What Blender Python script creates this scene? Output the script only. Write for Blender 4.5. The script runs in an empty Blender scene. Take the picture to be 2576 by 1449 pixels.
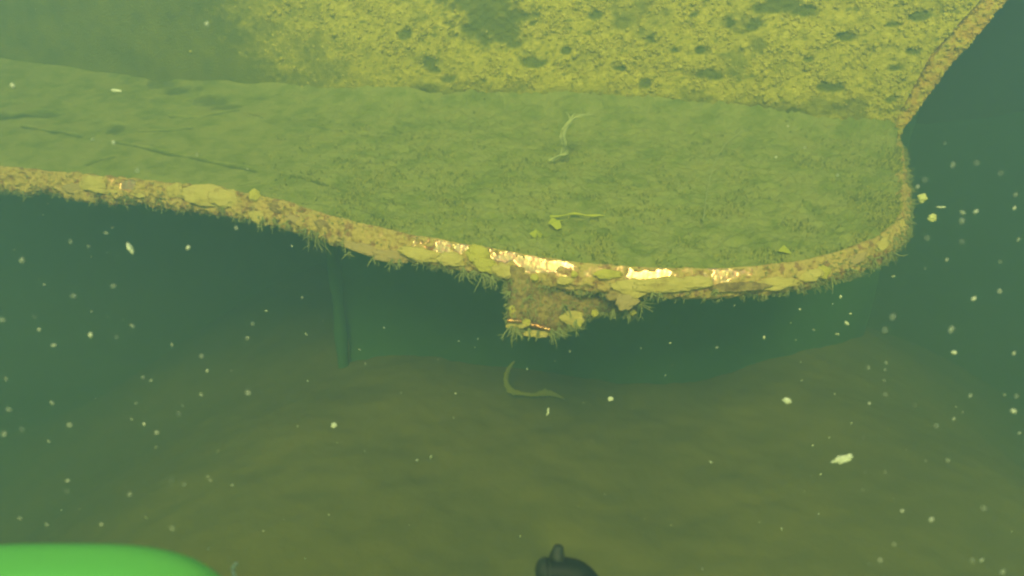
import bpy, bmesh, math, random
import numpy as np
from mathutils import Vector, Matrix

# ------------------------------------------------------------------ camera, world, sun, exposure
SC = bpy.context.scene
COL = SC.collection
F = 1839.0                       # focal length in pixels of a 2576 x 1449 frame
PITCH = math.radians(26)
CAM = np.array([0.0, 0.0, 0.94])

cam_d = bpy.data.cameras.new('camera')
cam_d.sensor_width = 36
cam_d.lens = 36 * F / 2576
cam_d.clip_start = 0.01
cam_d.clip_end = 100
cam_d.dof.use_dof = True
cam_d.dof.focus_distance = 1.02
cam_d.dof.aperture_fstop = 8.5
cam_o = bpy.data.objects.new('camera', cam_d)
COL.objects.link(cam_o)
cam_o.location = CAM
cam_o.rotation_euler = (math.pi / 2 - PITCH, 0, 0)
SC.camera = cam_o

SUN_EL, SUN_AZ = 43.0, -8.0      # sun behind the camera, slightly to its left
world = bpy.data.worlds.new('World')
SC.world = world
world.use_nodes = True
wn = world.node_tree
sky = wn.nodes.new('ShaderNodeTexSky')
sky.sky_type = 'NISHITA'
sky.sun_disc = False
sky.sun_elevation = math.radians(SUN_EL)
sky.sun_rotation = math.radians(180 + SUN_AZ)
bg = wn.nodes['Background']
bg.inputs['Strength'].default_value = 0.06
wn.links.new(sky.outputs['Color'], bg.inputs['Color'])

sun_d = bpy.data.lights.new('sun', 'SUN')
sun_d.energy = 1.5
sun_d.angle = math.radians(16)
sun_d.color = (1.0, 0.93, 0.74)
sun_o = bpy.data.objects.new('sun', sun_d)
COL.objects.link(sun_o)
el, az = math.radians(SUN_EL), math.radians(SUN_AZ)
sd = Vector((math.sin(az) * math.cos(el), -math.cos(az) * math.cos(el), math.sin(el)))   # towards the sun
sun_o.rotation_euler = sd.to_track_quat('Z', 'Y').to_euler()
sun_o.location = (0, -1, 1.2)

SC.view_settings.view_transform = 'Standard'
SC.view_settings.look = 'None'
SC.view_settings.gamma = 1
SC.view_settings.exposure = 1.95
SC.cycles.volume_bounces = 3
SC.cycles.max_bounces = 8
SC.cycles.use_denoising = True
SC.cycles.pixel_filter_type = 'BLACKMAN_HARRIS'
SC.cycles.filter_width = 2.1

random.seed(7)
RNG = np.random.default_rng(11)

# ------------------------------------------------------------------ helpers
FW = np.array([0, math.cos(PITCH), -math.sin(PITCH)])
UP = np.array([0, math.sin(PITCH), math.cos(PITCH)])
RT = np.array([1.0, 0, 0])

def ray(px, py):
    return RT * ((px - 1288) / F) + FW + UP * ((724.5 - py) / F)

def at(px, py, depth):
    return CAM + ray(px, py) * depth

def hit(px, py, p0, n):
    d = ray(px, py)
    return CAM + d * (np.dot(np.asarray(p0) - CAM, n) / np.dot(d, n))

def _h(i, j, k, s):
    n = (i * 374761393 + j * 668265263 + k * 2147483647 + s * 974711) & 0xFFFFFFFF
    n = ((n ^ (n >> 13)) * 1274126177) & 0xFFFFFFFF
    return ((n ^ (n >> 16)) & 0xFFFFFF) / float(0xFFFFFF)

def vnoise(P, scale, seed=0):
    """smooth value noise in -1..1 for an (N,3) array"""
    q = np.asarray(P) * scale
    i = np.floor(q).astype(np.int64)
    f = q - i
    f = f * f * f * (f * (f * 6 - 15) + 10)
    r = 0
    for a in (0, 1):
        for b in (0, 1):
            for c in (0, 1):
                w = (f[:, 0] if a else 1 - f[:, 0]) * (f[:, 1] if b else 1 - f[:, 1]) * (f[:, 2] if c else 1 - f[:, 2])
                r = r + w * _h(i[:, 0] + a, i[:, 1] + b, i[:, 2] + c, seed)
    return r * 2 - 1

def fbm(P, scale, octaves=4, seed=0, gain=0.5):
    r, a, t = 0, 1.0, 0
    for o in range(octaves):
        r = r + a * vnoise(P, scale * 2 ** o, seed + o * 17)
        t += a
        a *= gain
    return r / t

def sstep(a, b, x):
    t = np.clip((x - a) / (b - a), 0, 1)
    return t * t * (3 - 2 * t)

class MB:
    """collects verts / faces for one mesh"""
    def __init__(self):
        self.v, self.f, self.n = [], [], 0
    def add(self, verts, faces):
        verts = np.asarray(verts, float)
        self.v.append(verts)
        b = self.n
        self.f.extend([tuple(i + b for i in fc) for fc in faces])
        self.n += len(verts)
    def grid(self, G, flip=False):
        m, n = G.shape[:2]
        fs = []
        for i in range(m - 1):
            for j in range(n - 1):
                a = i * n + j
                q = (a, a + 1, a + n + 1, a + n)
                fs.append(q[::-1] if flip else q)
        self.add(G.reshape(-1, 3), fs)
    def tube(self, pts, radii, sides=5, cap=True):
        pts = [Vector(p) for p in pts]
        ref = Vector((0.13, 0.31, 0.94))
        vs, fs = [], []
        for i, p in enumerate(pts):
            t = (pts[min(i + 1, len(pts) - 1)] - pts[max(i - 1, 0)])
            t = t.normalized() if t.length > 1e-9 else Vector((0, 0, 1))
            a = t.cross(ref)
            if a.length < 1e-4: a = t.cross(Vector((1, 0, 0)))
            a.normalize(); b = t.cross(a)
            for k in range(sides):
                an = 2 * math.pi * k / sides
                vs.append(p + (a * math.cos(an) + b * math.sin(an)) * radii[i])
        for i in range(len(pts) - 1):
            for k in range(sides):
                k2 = (k + 1) % sides
                fs.append((i * sides + k, i * sides + k2, (i + 1) * sides + k2, (i + 1) * sides + k))
        if cap:
            fs.append(tuple(range(sides))[::-1])
            fs.append(tuple((len(pts) - 1) * sides + k for k in range(sides)))
        self.add([tuple(v) for v in vs], fs)
    def build(self, name, material, parent=None, smooth=True, attrs=None):
        me = bpy.data.meshes.new(name)
        V = np.concatenate(self.v)
        me.from_pydata(V.tolist(), [], self.f)
        me.update()
        if attrs:
            for k, arr in attrs.items():
                at_ = me.attributes.new(k, 'FLOAT', 'POINT')
                a = np.zeros(len(V), np.float32); a[:len(arr)] = arr
                at_.data.foreach_set('value', a)
        if smooth:
            me.polygons.foreach_set('use_smooth', np.ones(len(me.polygons), bool))
        if material: me.materials.append(material)
        o = bpy.data.objects.new(name, me)
        COL.objects.link(o)
        if parent is not None: put(o, parent)
        return o

def put(o, parent):
    o.parent = parent
    bpy.context.view_layer.update()
    o.matrix_parent_inverse = parent.matrix_world.inverted()

def tag(o, label=None, cat=None, group=None, kind=None):
    if label: o['label'] = label
    if cat: o['category'] = cat
    if group: o['group'] = group
    if kind: o['kind'] = kind
    return o

def empty(name, loc):
    o = bpy.data.objects.new(name, None)
    COL.objects.link(o); o.location = loc; o.empty_display_size = 0.05
    bpy.context.view_layer.update()
    return o

def ico(sub=1):
    bm = bmesh.new()
    bmesh.ops.create_icosphere(bm, subdivisions=sub, radius=1)
    v = np.array([x.co[:] for x in bm.verts]); f = [tuple(q.index for q in fc.verts) for fc in bm.faces]
    bm.free()
    return v, f
ICO1, ICO2, ICO3 = ico(1), ico(2), ico(4)

# ------------------------------------------------------------------ materials
def mat(name, colors, scale=20, rough=0.85, bump=0.0, bump_scale=80, spec=0.3, detail=6, trans=0.0, sss=0.0):
    """Principled with a noise-driven colour ramp of real base colours plus fine relief"""
    m = bpy.data.materials.new(name); m.use_nodes = True
    nt = m.node_tree; N = nt.nodes; L = nt.links
    b = N['Principled BSDF']
    b.inputs['Roughness'].default_value = rough
    b.inputs['Specular IOR Level'].default_value = spec
    tc = N.new('ShaderNodeTexCoord')
    nz = N.new('ShaderNodeTexNoise'); nz.inputs['Scale'].default_value = scale; nz.inputs['Detail'].default_value = detail
    nz.inputs['Roughness'].default_value = 0.65
    L.new(tc.outputs['Object'], nz.inputs['Vector'])
    cr = N.new('ShaderNodeValToRGB')
    k = len(colors)
    els = cr.color_ramp.elements
    while len(els) < k: els.new(0.5)
    for i, c in enumerate(colors):
        els[i].position = 0.28 + 0.44 * i / max(k - 1, 1)
        els[i].color = (*c, 1)
    L.new(nz.outputs['Fac'], cr.inputs['Fac'])
    L.new(cr.outputs['Color'], b.inputs['Base Color'])
    if bump:
        n2 = N.new('ShaderNodeTexNoise'); n2.inputs['Scale'].default_value = bump_scale; n2.inputs['Detail'].default_value = 8
        L.new(tc.outputs['Object'], n2.inputs['Vector'])
        bp = N.new('ShaderNodeBump'); bp.inputs['Strength'].default_value = bump; bp.inputs['Distance'].default_value = 0.004
        L.new(n2.outputs['Fac'], bp.inputs['Height'])
        L.new(bp.outputs['Normal'], b.inputs['Normal'])
    if trans:
        b.inputs['Transmission Weight'].default_value = trans
    if sss:
        b.inputs['Subsurface Weight'].default_value = sss
        b.inputs['Subsurface Radius'].default_value = (0.004, 0.004, 0.002)
    m['ramp'] = cr.name
    return m

def mix_attr(m, attr, colors2, scale=30, rough2=None, metal2=0.0, sharp=(0.4, 0.6)):
    """blend a second base colour (and metal) in where the point attribute is 1"""
    nt = m.node_tree; N = nt.nodes; L = nt.links
    b = N['Principled BSDF']
    tc = N.new('ShaderNodeTexCoord')
    nz = N.new('ShaderNodeTexNoise'); nz.inputs['Scale'].default_value = scale; nz.inputs['Detail'].default_value = 5
    L.new(tc.outputs['Object'], nz.inputs['Vector'])
    cr = N.new('ShaderNodeValToRGB'); els = cr.color_ramp.elements
    while len(els) < len(colors2): els.new(0.5)
    for i, c in enumerate(colors2):
        els[i].position = 0.3 + 0.4 * i / max(len(colors2) - 1, 1); els[i].color = (*c, 1)
    L.new(nz.outputs['Fac'], cr.inputs['Fac'])
    a = N.new('ShaderNodeAttribute'); a.attribute_name = attr
    mr = N.new('ShaderNodeMapRange'); mr.inputs['From Min'].default_value = sharp[0]; mr.inputs['From Max'].default_value = sharp[1]
    L.new(a.outputs['Fac'], mr.inputs['Value'])
    mx = N.new('ShaderNodeMix'); mx.data_type = 'RGBA'
    old = b.inputs['Base Color'].links[0].from_socket
    L.new(mr.outputs['Result'], mx.inputs[0])
    L.new(old, mx.inputs[6]); L.new(cr.outputs['Color'], mx.inputs[7])
    L.new(mx.outputs[2], b.inputs['Base Color'])
    if rough2 is not None:
        mm = N.new('ShaderNodeMix'); mm.data_type = 'FLOAT'
        L.new(mr.outputs['Result'], mm.inputs[0]); mm.inputs[2].default_value = b.inputs['Roughness'].default_value; mm.inputs[3].default_value = rough2
        L.new(mm.outputs[0], b.inputs['Roughness'])
    if metal2:
        m2 = N.new('ShaderNodeMath'); m2.operation = 'MULTIPLY'; m2.inputs[1].default_value = metal2
        L.new(mr.outputs['Result'], m2.inputs[0]); L.new(m2.outputs[0], b.inputs['Metallic'])
    return m

M = {}
M['crust'] = mix_attr(mat('yellow_crust', [(.22, .20, .012), (.50, .43, .03), (.62, .52, .06), (.85, .74, .18)], 80, bump=.8, bump_scale=260),
                      'bare', [(.135, .155, .004), (.21, .215, .008)], 25, sharp=(.05, .95))
M['rust'] = mat('rusty_edge', [(.36, .33, .03), (.62, .50, .08), (.60, .36, .06), (.70, .60, .16)], 44, bump=.9, bump_scale=120)
M['silt'] = mix_attr(mat('green_silt', [(.17, .21, .03), (.24, .27, .05), (.33, .34, .10), (.28, .27, .06)], 22, bump=.5, bump_scale=220),
                     'bare', [(.09, .12, .02), (.14, .17, .03)], 40, sharp=(.1, 1.0))
M['turf'] = mat('olive_turf', [(.26, .28, .03), (.36, .36, .06), (.46, .44, .10)], 60)
M['turf_d'] = mat('dark_turf', [(.11, .14, .015), (.17, .20, .025)], 60)
M['rim'] = mix_attr(mat('rim_growth', [(.13, .06, .03), (.34, .18, .08), (.58, .42, .14), (.66, .48, .18), (.32, .15, .08), (.72, .58, .24)], 48, bump=.9, bump_scale=160),
                    'bare', [(.90, .40, .30), (1.0, .74, .52), (.95, .48, .40), (1.0, .80, .62)], 110, rough2=.34, metal2=1.0, sharp=(.30, .62))
def mask_bump(m, attr):
    nt = m.node_tree; bp = [n for n in nt.nodes if n.type == 'BUMP'][0]
    a = nt.nodes.new('ShaderNodeAttribute'); a.attribute_name = attr
    mr = nt.nodes.new('ShaderNodeMapRange'); mr.inputs['From Min'].default_value = .25; mr.inputs['From Max'].default_value = .5
    mr.inputs['To Min'].default_value = bp.inputs['Strength'].default_value; mr.inputs['To Max'].default_value = .10
    nt.links.new(a.outputs['Fac'], mr.inputs['Value']); nt.links.new(mr.outputs['Result'], bp.inputs['Strength'])
mask_bump(M['rim'], 'bare')
M['copper'] = mat('bare_copper', [(.60, .20, .10), (.95, .45, .22), (.95, .62, .38)], 160, rough=.3, bump=.5, bump_scale=260)
M['copper'].node_tree.nodes['Principled BSDF'].inputs['Metallic'].default_value = 1
M['bracket'] = mat('bracket_crust', [(.08, .05, .03), (.26, .17, .08), (.44, .32, .13), (.22, .12, .07)], 60, bump=.9, bump_scale=170)
M['sponge'] = mat('beige_sponge', [(.40, .28, .09), (.60, .47, .15), (.68, .54, .20), (.56, .40, .14)], 34, bump=.6, bump_scale=130, rough=.7, sss=.15)
M['sponge_y'] = mat('yellow_sponge', [(.42, .36, .05), (.60, .51, .09), (.68, .58, .13)], 40, bump=.6, bump_scale=200, rough=.7, sss=.15)
M['sponge_p'] = mat('dull_pink_crust', [(.44, .33, .16), (.54, .38, .20)], 25, bump=.4, bump_scale=180)
M['hydroid'] = mat('pale_hydroid', [(.30, .32, .12), (.42, .42, .19)], 40, rough=.6, sss=.2)
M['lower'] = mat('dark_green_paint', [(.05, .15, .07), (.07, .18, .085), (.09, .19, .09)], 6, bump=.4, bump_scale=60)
M['mud'] = mat('mud', [(.19, .165, .012), (.24, .205, .018), (.30, .25, .026)], 3, bump=.3, bump_scale=90)
M['weed'] = mat('yellow_weed', [(.24, .24, .02), (.36, .34, .035)], 30, rough=.6)
M['leaf'] = mat('yellow_leaf', [(.44, .46, .03), (.60, .58, .06)], 40, rough=.6)
M['wisp'] = mat('pale_wisp', [(.60, .62, .34), (.74, .74, .44)], 30, rough=.7, sss=.3)
M['wisp'].node_tree.nodes['Principled BSDF'].inputs['Alpha'].default_value = .5
M['flake'] = mat('pale_flake', [(.50, .54, .40), (.72, .74, .60)], 400, rough=.6)
M['flake_dim'] = mat('faint_flake', [(.45, .50, .40), (.62, .66, .54)], 400, rough=.7)
M['flake_dim'].node_tree.nodes['Principled BSDF'].inputs['Alpha'].default_value = .42
M['flake_y'] = mat('yellowish_flake', [(.50, .50, .20), (.64, .62, .30)], 300, rough=.7)
M['green'] = mat('green_plastic', [(.18, .72, .11), (.22, .78, .13)], 3, rough=.38, spec=.5)
M['black'] = mat('black_plastic', [(.006, .010, .006), (.010, .016, .009)], 40, rough=.6, spec=.25, bump=.15, bump_scale=300)
M['blackend'] = mat('lit_black_plastic', [(.016, .024, .016), (.032, .04, .028)], 60, rough=.6, spec=.4, bump=.3, bump_scale=200)  # lighter black, the lit end face is put into the colour
M['added_rudder'] = mat('olive_blade', [(.10, .10, .01), (.15, .14, .015)], 9, bump=.4, bump_scale=80)

# ------------------------------------------------------------------ setting: seabed
g = np.sinh(np.linspace(-3.2, 3.2, 420)); g = g / g.max()
gx, gy = np.meshgrid(g * 9, g * 9 + 1.2, indexing='ij')
P = np.stack([gx, gy, np.zeros_like(gx)], -1).reshape(-1, 3)
P[:, 2] = -.85 * sstep(.35, 2.3, np.abs(P[:, 0] - .10) + .35 * vnoise(P, 1.1, 2)) - .35 * sstep(2.0, 3.4, P[:, 1]) + 0.025 * fbm(P, 2.2, 3, 5) + 0.006 * fbm(P, 14, 3, 9) + 0.003 * fbm(P, 60, 2, 3) - 0.008
mb = MB(); mb.grid(P.reshape(420, 420, 3), flip=True)
tag(mb.build('seabed', M['mud']), kind='structure')

# ------------------------------------------------------------------ the keel: plate, rim, upper side, lower side
P0 = np.array([0, 0.90, 0.54]); SL = 0.135
PN = np.array([0, -SL, 1.0]); PN /= np.linalg.norm(PN)

pairs = [((-1150, 356), (-860, 66)), ((-800, 373), (-590, 92)), ((-450, 392), (-330, 118)), ((-220, 405), (-140, 138)), ((0, 421), (50, 160)), ((234, 444), (270, 190)),
         ((420, 463), (450, 213)), ((604, 487), (620, 228)), ((734, 516), (740, 238)), ((838, 548), (840, 246)),
         ((916, 567), (910, 250)), ((1046, 596), (1030, 257)), ((1150, 614), (1130, 262)), ((1246, 630), (1220, 266)),
         ((1311, 642), (1290, 268)), ((1428, 660), (1400, 271)), ((1506, 668), (1480, 275)), ((1662, 678), (1640, 285)),
         ((1782, 679), (1760, 296)), ((1925, 671), (1900, 310)), ((2040, 655), (2010, 320)), ((2154, 622), (2110, 330)),
         ((2228, 588), (2190, 338)), ((2258, 556), (2230, 342)), ((2268, 505), (2246, 344)), ((2266, 425), (2252, 345)), ((2258, 352), (2256, 346))]
Fp = np.array([hit(*a, P0, PN) for a, b in pairs])
Bp = np.array([hit(*b, P0, PN) for a, b in pairs])

def catmull(C, n):
    """points evenly spread along the chord of control polyline C"""
    C = np.asarray(C, float)
    t = np.concatenate([[0], np.cumsum(np.linalg.norm(np.diff(C, axis=0), axis=1))])
    s = np.linspace(0, t[-1], n)
    i = np.clip(np.searchsorted(t, s, side='right') - 1, 0, len(C) - 2)
    u = ((s - t[i]) / (t[i + 1] - t[i]))[:, None]
    m = np.gradient(C, t, axis=0)
    h = (t[i + 1] - t[i])[:, None]
    return ((2 * u**3 - 3 * u**2 + 1) * C[i] + (u**3 - 2 * u**2 + u) * h * m[i] + (-2 * u**3 + 3 * u**2) * C[i + 1] + (u**3 - u**2) * h * m[i + 1]), s, t

NS = 920
FC, fs_, ft_ = catmull(Fp, NS)
BC = np.stack([np.interp(fs_, ft_, Bp[:, k]) for k in range(3)], -1)

def topx(Pw):
    d = np.asarray(Pw) - CAM
    dep = d @ FW
    return 1288 + F * (d @ RT) / dep, 724.5 - F * (d @ UP) / dep, dep

fpx, fpy, fdep = topx(FC)
keel_root = empty('boat_keel', (0.2, 1.6, 0))
tag(keel_root, 'crust-covered boat keel with a silted wing plate and a partly bare copper rim', 'keel')

# --- wing plate (top)
NV = 230
vv = np.linspace(0, 1, NV) ** 0.9
G = BC[:, None, :] * (1 - vv[None, :, None]) + FC[:, None, :] * vv[None, :, None]
G = G.reshape(-1, 3)
px, py, dep = topx(G)
fuzz = sstep(560, 1150, px + 0.3 * (py - 400))                       # turf to the right, smooth silt to the left
edge = sstep(0.93, 1.0, np.tile(vv, NS))
h = 0.006 * fbm(G, 9, 3, 31) + (0.0008 + 0.0075 * fuzz) * fbm(G, 75, 4, 41) * (1 - .5 * edge)
h += 0.0028 * fuzz * fbm(G, 240, 2, 44) + 0.0006 * fbm(G, 40, 2, 45)
bare = np.zeros(len(G))
cracks = [([(60, 318), (140, 330), (205, 342)], 7), ([(285, 356), (380, 378), (470, 392), (520, 402), (640, 428)], 7),
          ([(740, 442), (800, 458), (880, 478), (906, 480)], 6), ([(220, 415), (260, 402), (290, 398)], 5),
          ([(630, 290), (660, 297)], 4), ([(780, 318), (860, 330)], 3), ([(910, 340), (980, 345)], 4),
          ([(430, 292), (500, 296), (600, 280)], 5), ([(270, 330), (300, 318)], 7), ([(350, 330), (420, 326), (480, 322)], 6),
          ([(0, 300), (60, 288), (120, 290)], 9), ([(600, 462), (650, 455)], 5), ([(760, 505), (860, 520)], 4)]
def seg_dist(x, y, pts, asp=1.0):
    best = np.full(len(x), 1e9)
    for (x0, y0), (x1, y1) in zip(pts[:-1], pts[1:]):
        t = np.clip(((x - x0) * (x1 - x0) + (y - y0) * (y1 - y0)) / ((x1 - x0) ** 2 + (y1 - y0) ** 2), 0, 1)
        best = np.minimum(best, np.hypot(x - x0 - t * (x1 - x0), (y - y0 - t * (y1 - y0)) * asp))
    return best
# splits and scraped spots in the silt film: their own shape, lower than the film, bare dark plate inside
wob = fbm(G, 28, 3, 77); wob2 = fbm(G, 90, 2, 78)
for pts, w in cracks:
    d = seg_dist(px, py, pts, 1.4)
    k = 1 - sstep(0.25, 1.0, d / (w * (1 + 0.9 * wob + .3 * wob2)).clip(.8))
    bare = np.maximum(bare, k)
for cx, cy, rx, ry in [(410, 212, 48, 22), (455, 236, 60, 10), (530, 258, 55, 14), (570, 272, 38, 8), (290, 322, 22, 18), (10, 292, 30, 14), (120, 285, 60, 8)]:
    d = np.hypot((px - cx) / rx, (py - cy) / ry) + .75 * wob + .25 * wob2
    bare = np.maximum(bare, .8 * (1 - sstep(.3, 1.15, d)))
h -= 0.004 * bare
vt = np.tile(vv, NS)
h += (.35 + .65 * sstep(300, 1100, px)) * np.clip(.030 + .016 * fbm(G, 7, 2, 61), .006, 1) * np.exp(-vt / (.075 + .10 * (1 - sstep(300, 1100, px))))
Gd = G + PN * h[:, None]
Gd[:, 2] -= 0.004 * edge
mb = MB(); mb.grid(Gd.reshape(NS, NV, 3), flip=True)
Gtop = Gd.reshape(NS, NV, 3)
under = np.stack([Gtop[:, 0] - PN * .03, FC - PN * .036], 1)
mb.grid(under)
mb.grid(np.stack([Gtop[:, 0], Gtop[:, 0] - PN * .03], 1))
plate = mb.build('wing_plate', M['silt'], keel_root, attrs={'bare': bare})

# --- short turf standing on the plate
def pick(n, keep):
    idx = RNG.integers(0, len(G), n * 4)
    return idx[RNG.random(len(idx)) < keep[idx]][:n]
dens = fuzz * np.clip(.25 + 2.2 * fbm(G, 24, 4, 91), .02, 1) * (np.linalg.norm(G - CAM, axis=1) < 1.75) * np.tile(np.clip(vv * 1.1, .1, 1), NS)
mb_l, mb_d = MB(), MB()
for i in pick(26000, dens):
    mb = mb_d if random.random() < .32 else mb_l
    p = Gd[i]
    a = random.uniform(0, 6.28); L = random.uniform(.0025, .0065); w = random.uniform(.0010, .0022)
    t = np.array([math.cos(a) * .7, math.sin(a) * .7 - .2, 1.0]) * L
    s = np.array([-math.sin(a), math.cos(a), 0]) * w
    f_ = np.array([math.cos(a), math.sin(a), 0]) * w
    mb.add([p - s, p + s, p + f_ * 1.4, p + t], [(0, 1, 3), (1, 2, 3), (2, 0, 3)])
tag(mb_l.build('turf', M['turf'], plate), kind='stuff')
tag(mb_d.build('turf', M['turf_d'], plate), kind='stuff')

# --- rim
tan = np.gradient(FC, axis=0); tan /= np.linalg.norm(tan, axis=1)[:, None]
nout = np.cross(tan, PN); nout /= np.linalg.norm(nout, axis=1)[:, None]
if nout[NS // 2, 1] > 0: nout = -nout
prof = np.array([(-.010, -.004), (-.002, .001), (.000, .000), (.0025, -.003), (.005, -.0065), (.0075, -.010), (.010, -.014), (.0125, -.0175), (.0140, -.021), (.0145, -.025),
                 (.0135, -.029), (.010, -.033), (.004, -.036), (-.006, -.038), (-.03, -.039), (-.10, -.038)])
prof[:, 1] *= np.where(prof[:, 1] < -.015, 1.06, 1.0)
NP = len(prof)
# refine the profile
pt = np.linspace(0, NP - 1, 56)
prof = np.stack([np.interp(pt, np.arange(NP), prof[:, k]) for k in range(2)], -1); NP = len(prof)
NR = 1800
ri = np.linspace(0, NS - 1, NR)
def rs(A): return np.stack([np.interp(ri, np.arange(NS), A[:, k]) for k in range(A.shape[1])], -1)
FR, NO = rs(FC), rs(nout); NO /= np.linalg.norm(NO, axis=1)[:, None]
rpx, rpy, rdep = topx(FR)
R = FR[:, None] + NO[:, None] * prof[None, :, :1] + PN * prof[None, :, 1:]
pn = np.gradient(prof, axis=0); pn = np.stack([-pn[:, 1], pn[:, 0]], -1); pn /= np.linalg.norm(pn, axis=1)[:, None]
NRM = NO[:, None] * pn[None, :, :1] + PN * pn[None, :, 1:]
Rf = R.reshape(-1, 3); Nf = NRM.reshape(-1, 3)
rx = np.repeat(rpx, NP); pj = np.tile(pt, NR)
inside = np.zeros(len(Rf))
for x0, x1, s in [(268, 350, .8), (905, 960, .45), (1030, 1060, .75), (1075, 1160, .95), (1246, 1440, 1.2), (1480, 1575, .55), (1590, 1695, .95), (1705, 1755, .8), (1778, 1880, 1.1), (1880, 1930, .65), (2010, 2030, .7), (2225, 2245, .5)]:
    wx = rx + 60 * fbm(Rf, 70, 4, 14)
    inside = np.maximum(inside, s * sstep(x0 - 20, x0 + 18, wx) * (1 - sstep(x1 - 22, x1 + 20, wx)))
pw = pj + 2.2 * fbm(Rf, 60, 4, 15)
band = sstep(1.2, 2.4, pw) * (1 - sstep(4.6, 7.4, pw))
stri = .55 * vnoise(np.stack([rx / 9.0 + pj * .12, pj * .3, rx * 0], -1), 1, 5) + .45 * vnoise(np.stack([rx / 2.6 - pj * .1, pj * .5, rx * 0], -1), 1, 6)
rb = inside * band * (.80 + .70 * fbm(Rf, 40, 4, 13) + .22 * stri)
rb = np.clip(rb, 0, 1)
grow = 1 - sstep(.3, .6, rb)
disp = grow * (.0022 + .0058 * fbm(Rf, 50, 4, 21) + .0030 * fbm(Rf, 170, 3, 22)) * sstep(0, 2.5, pj) + .00025 * (1 - grow) * stri
disp *= 1 + .8 * sstep(900, 700, rx) 
Rd = Rf + Nf * disp[:, None]
mb = MB(); mb.grid(Rd.reshape(NR, NP, 3), flip=True)
rim = mb.build('rim', M['rim'], keel_root, attrs={'bare': rb})
rim['label'] = 'plate edge with bright bare copper between growths'

def rim_depth(x):
    i = int(np.argmin(np.abs(rpx[:int(NR * .95)] - x)))
    return rdep[i] - .012

# --- upper side of the keel (crusted)
H = np.array([0, .13, 1.0]); H /= np.linalg.norm(H)
b0 = BC[0]
bl, bs, bt = catmull(BC[::20], 400)
Ltot = bs[-1]
tdir = bl[-1] - bl[-60]; tdir /= np.linalg.norm(tdir)
def base_at(s):
    s = np.asarray(s, float)
    q = np.stack([np.interp(s, bs, bl[:, k]) for k in range(3)], -1)
    return q + np.maximum(s - Ltot, 0)[..., None] * tdir
WN = np.cross(tdir, H); WN /= np.linalg.norm(WN)
if WN[1] > 0: WN = -WN
def on_wall(px_, py_):
    p = hit(px_, py_, bl[-1], WN) - bl[-1]
    v = np.dot(p, np.cross(WN, tdir)) / np.dot(H, np.cross(WN, tdir))
    return Ltot + np.dot(p - H * v, tdir), v
s1, v1 = on_wall(2341, 136); s2, v2 = on_wall(2466, 0)
s0, v0 = on_wall(2236, 330)
o1, w1 = on_wall(2391, 164); o2, w2 = on_wall(2536, 0); o0, w0 = on_wall(2266, 333)
WH = .66
def groove_s(v): return np.interp(v, [v0, v1, v2, v2 + 1], [s0, s1, s2, s2 + (s2 - s1) / (v2 - v1)])
def outer_s(v): return np.interp(v, [w0, w1, w2, w2 + 1], [o0, o1, o2, o2 + (o2 - o1) / (w2 - w1)])
NU, NW = 900, 150
vw = np.concatenate([np.linspace(-.03, .32, 125), np.linspace(.335, WH, NW - 125)])
U, V_ = np.meshgrid(np.linspace(0, 1, NU) ** .6, vw, indexing='ij')
S_ = U * groove_s(V_)
W = (base_at(S_) + H * V_[..., None]).reshape(-1, 3)
px, py, dep = topx(W)
n1 = fbm(W, 38, 4, 101); n2 = fbm(W, 130, 3, 102); n3 = vnoise(W, 16, 103)
lump = np.abs(n1) * 2
wall_bare = np.zeros(len(W))
spots = [(1250, 20, 105, 95), (1640, 90, 38, 24), (1890, 60, 34, 26), (1920, 20, 40, 16), (2030, 30, 30, 14), (1345, 162, 36, 16), (1090, 155, 34, 28), (1425, 128, 16, 12),
         (1770, 185, 22, 12), (1800, 190, 26, 10), (1695, 125, 20, 14), (1765, 125, 20, 12), (2000, 290, 36, 16), (1840, 55, 24, 14), (1960, 8, 40, 22), (2245, 62, 22, 10),
         (2295, 130, 24, 10), (2250, 170, 30, 12), (2240, 250, 22, 14), (1500, 40, 18, 10), (1890, 190, 20, 14), (1620, 210, 14, 10), (1020, 90, 20, 14), (1130, 200, 18, 10), (2120, 90, 26, 10), (2090, 220, 30, 10), (1740, 40, 16, 10), (2310, 40, 26, 10), (1560, 170, 14, 8), (2030, 150, 18, 9)]
for cx, cy, rx_, ry_ in spots:
    d = np.hypot((px - cx) / rx_, (py - cy) / ry_) + .55 * n3 + .9 * n1 + .35 * n2
    wall_bare = np.maximum(wall_bare, 1 - sstep(.5, 1.3, d))
wall_bare = np.maximum(wall_bare, sstep(.10, .6, fbm(W, 14, 4, 120)) * .8)
wall_bare = np.maximum(wall_bare, sstep(.32, .5, n2 - .2 * n1) * .75)
far = 1 - sstep(-130, 330, px - (610 + .5 * py) + 150 * fbm(W, 5, 3, 125) + 160 * n1 + 160 * n2)
wall_bare = np.maximum(wall_bare, far)
n1 = n1 * (1 - .8 * far); n2 = n2 * (1 - .85 * far)
foot = 1 - sstep(-.020, .026, V_.reshape(-1) - .018 - .022 * fbm(W, 6, 3, 127) - .012 * n1 - .014 * sstep(1300, 1500, px) * (1 - sstep(1900, 2150, px)))
wall_bare = np.maximum(wall_bare, foot)
disp = .004 + .006 * far + .0045 * n1 + .0035 * n2 + .004 * n3 - .003 * wall_bare
Wd = W + WN * disp[:, None]
Wg = Wd.reshape(NU, NW, 3)
mb = MB(); mb.grid(Wg)
loop = np.concatenate([Wg[:, 0], Wg[-1, 1:], Wg[::-1, -1][1:], Wg[0, ::-1][1:-1]])
back = loop - WN * .12
nl = len(loop)
mb.add(np.concatenate([loop, back]), [((i + 1) % nl, i, nl + i, nl + (i + 1) % nl) for i in range(nl)] + [tuple(range(nl, 2 * nl))])
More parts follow.
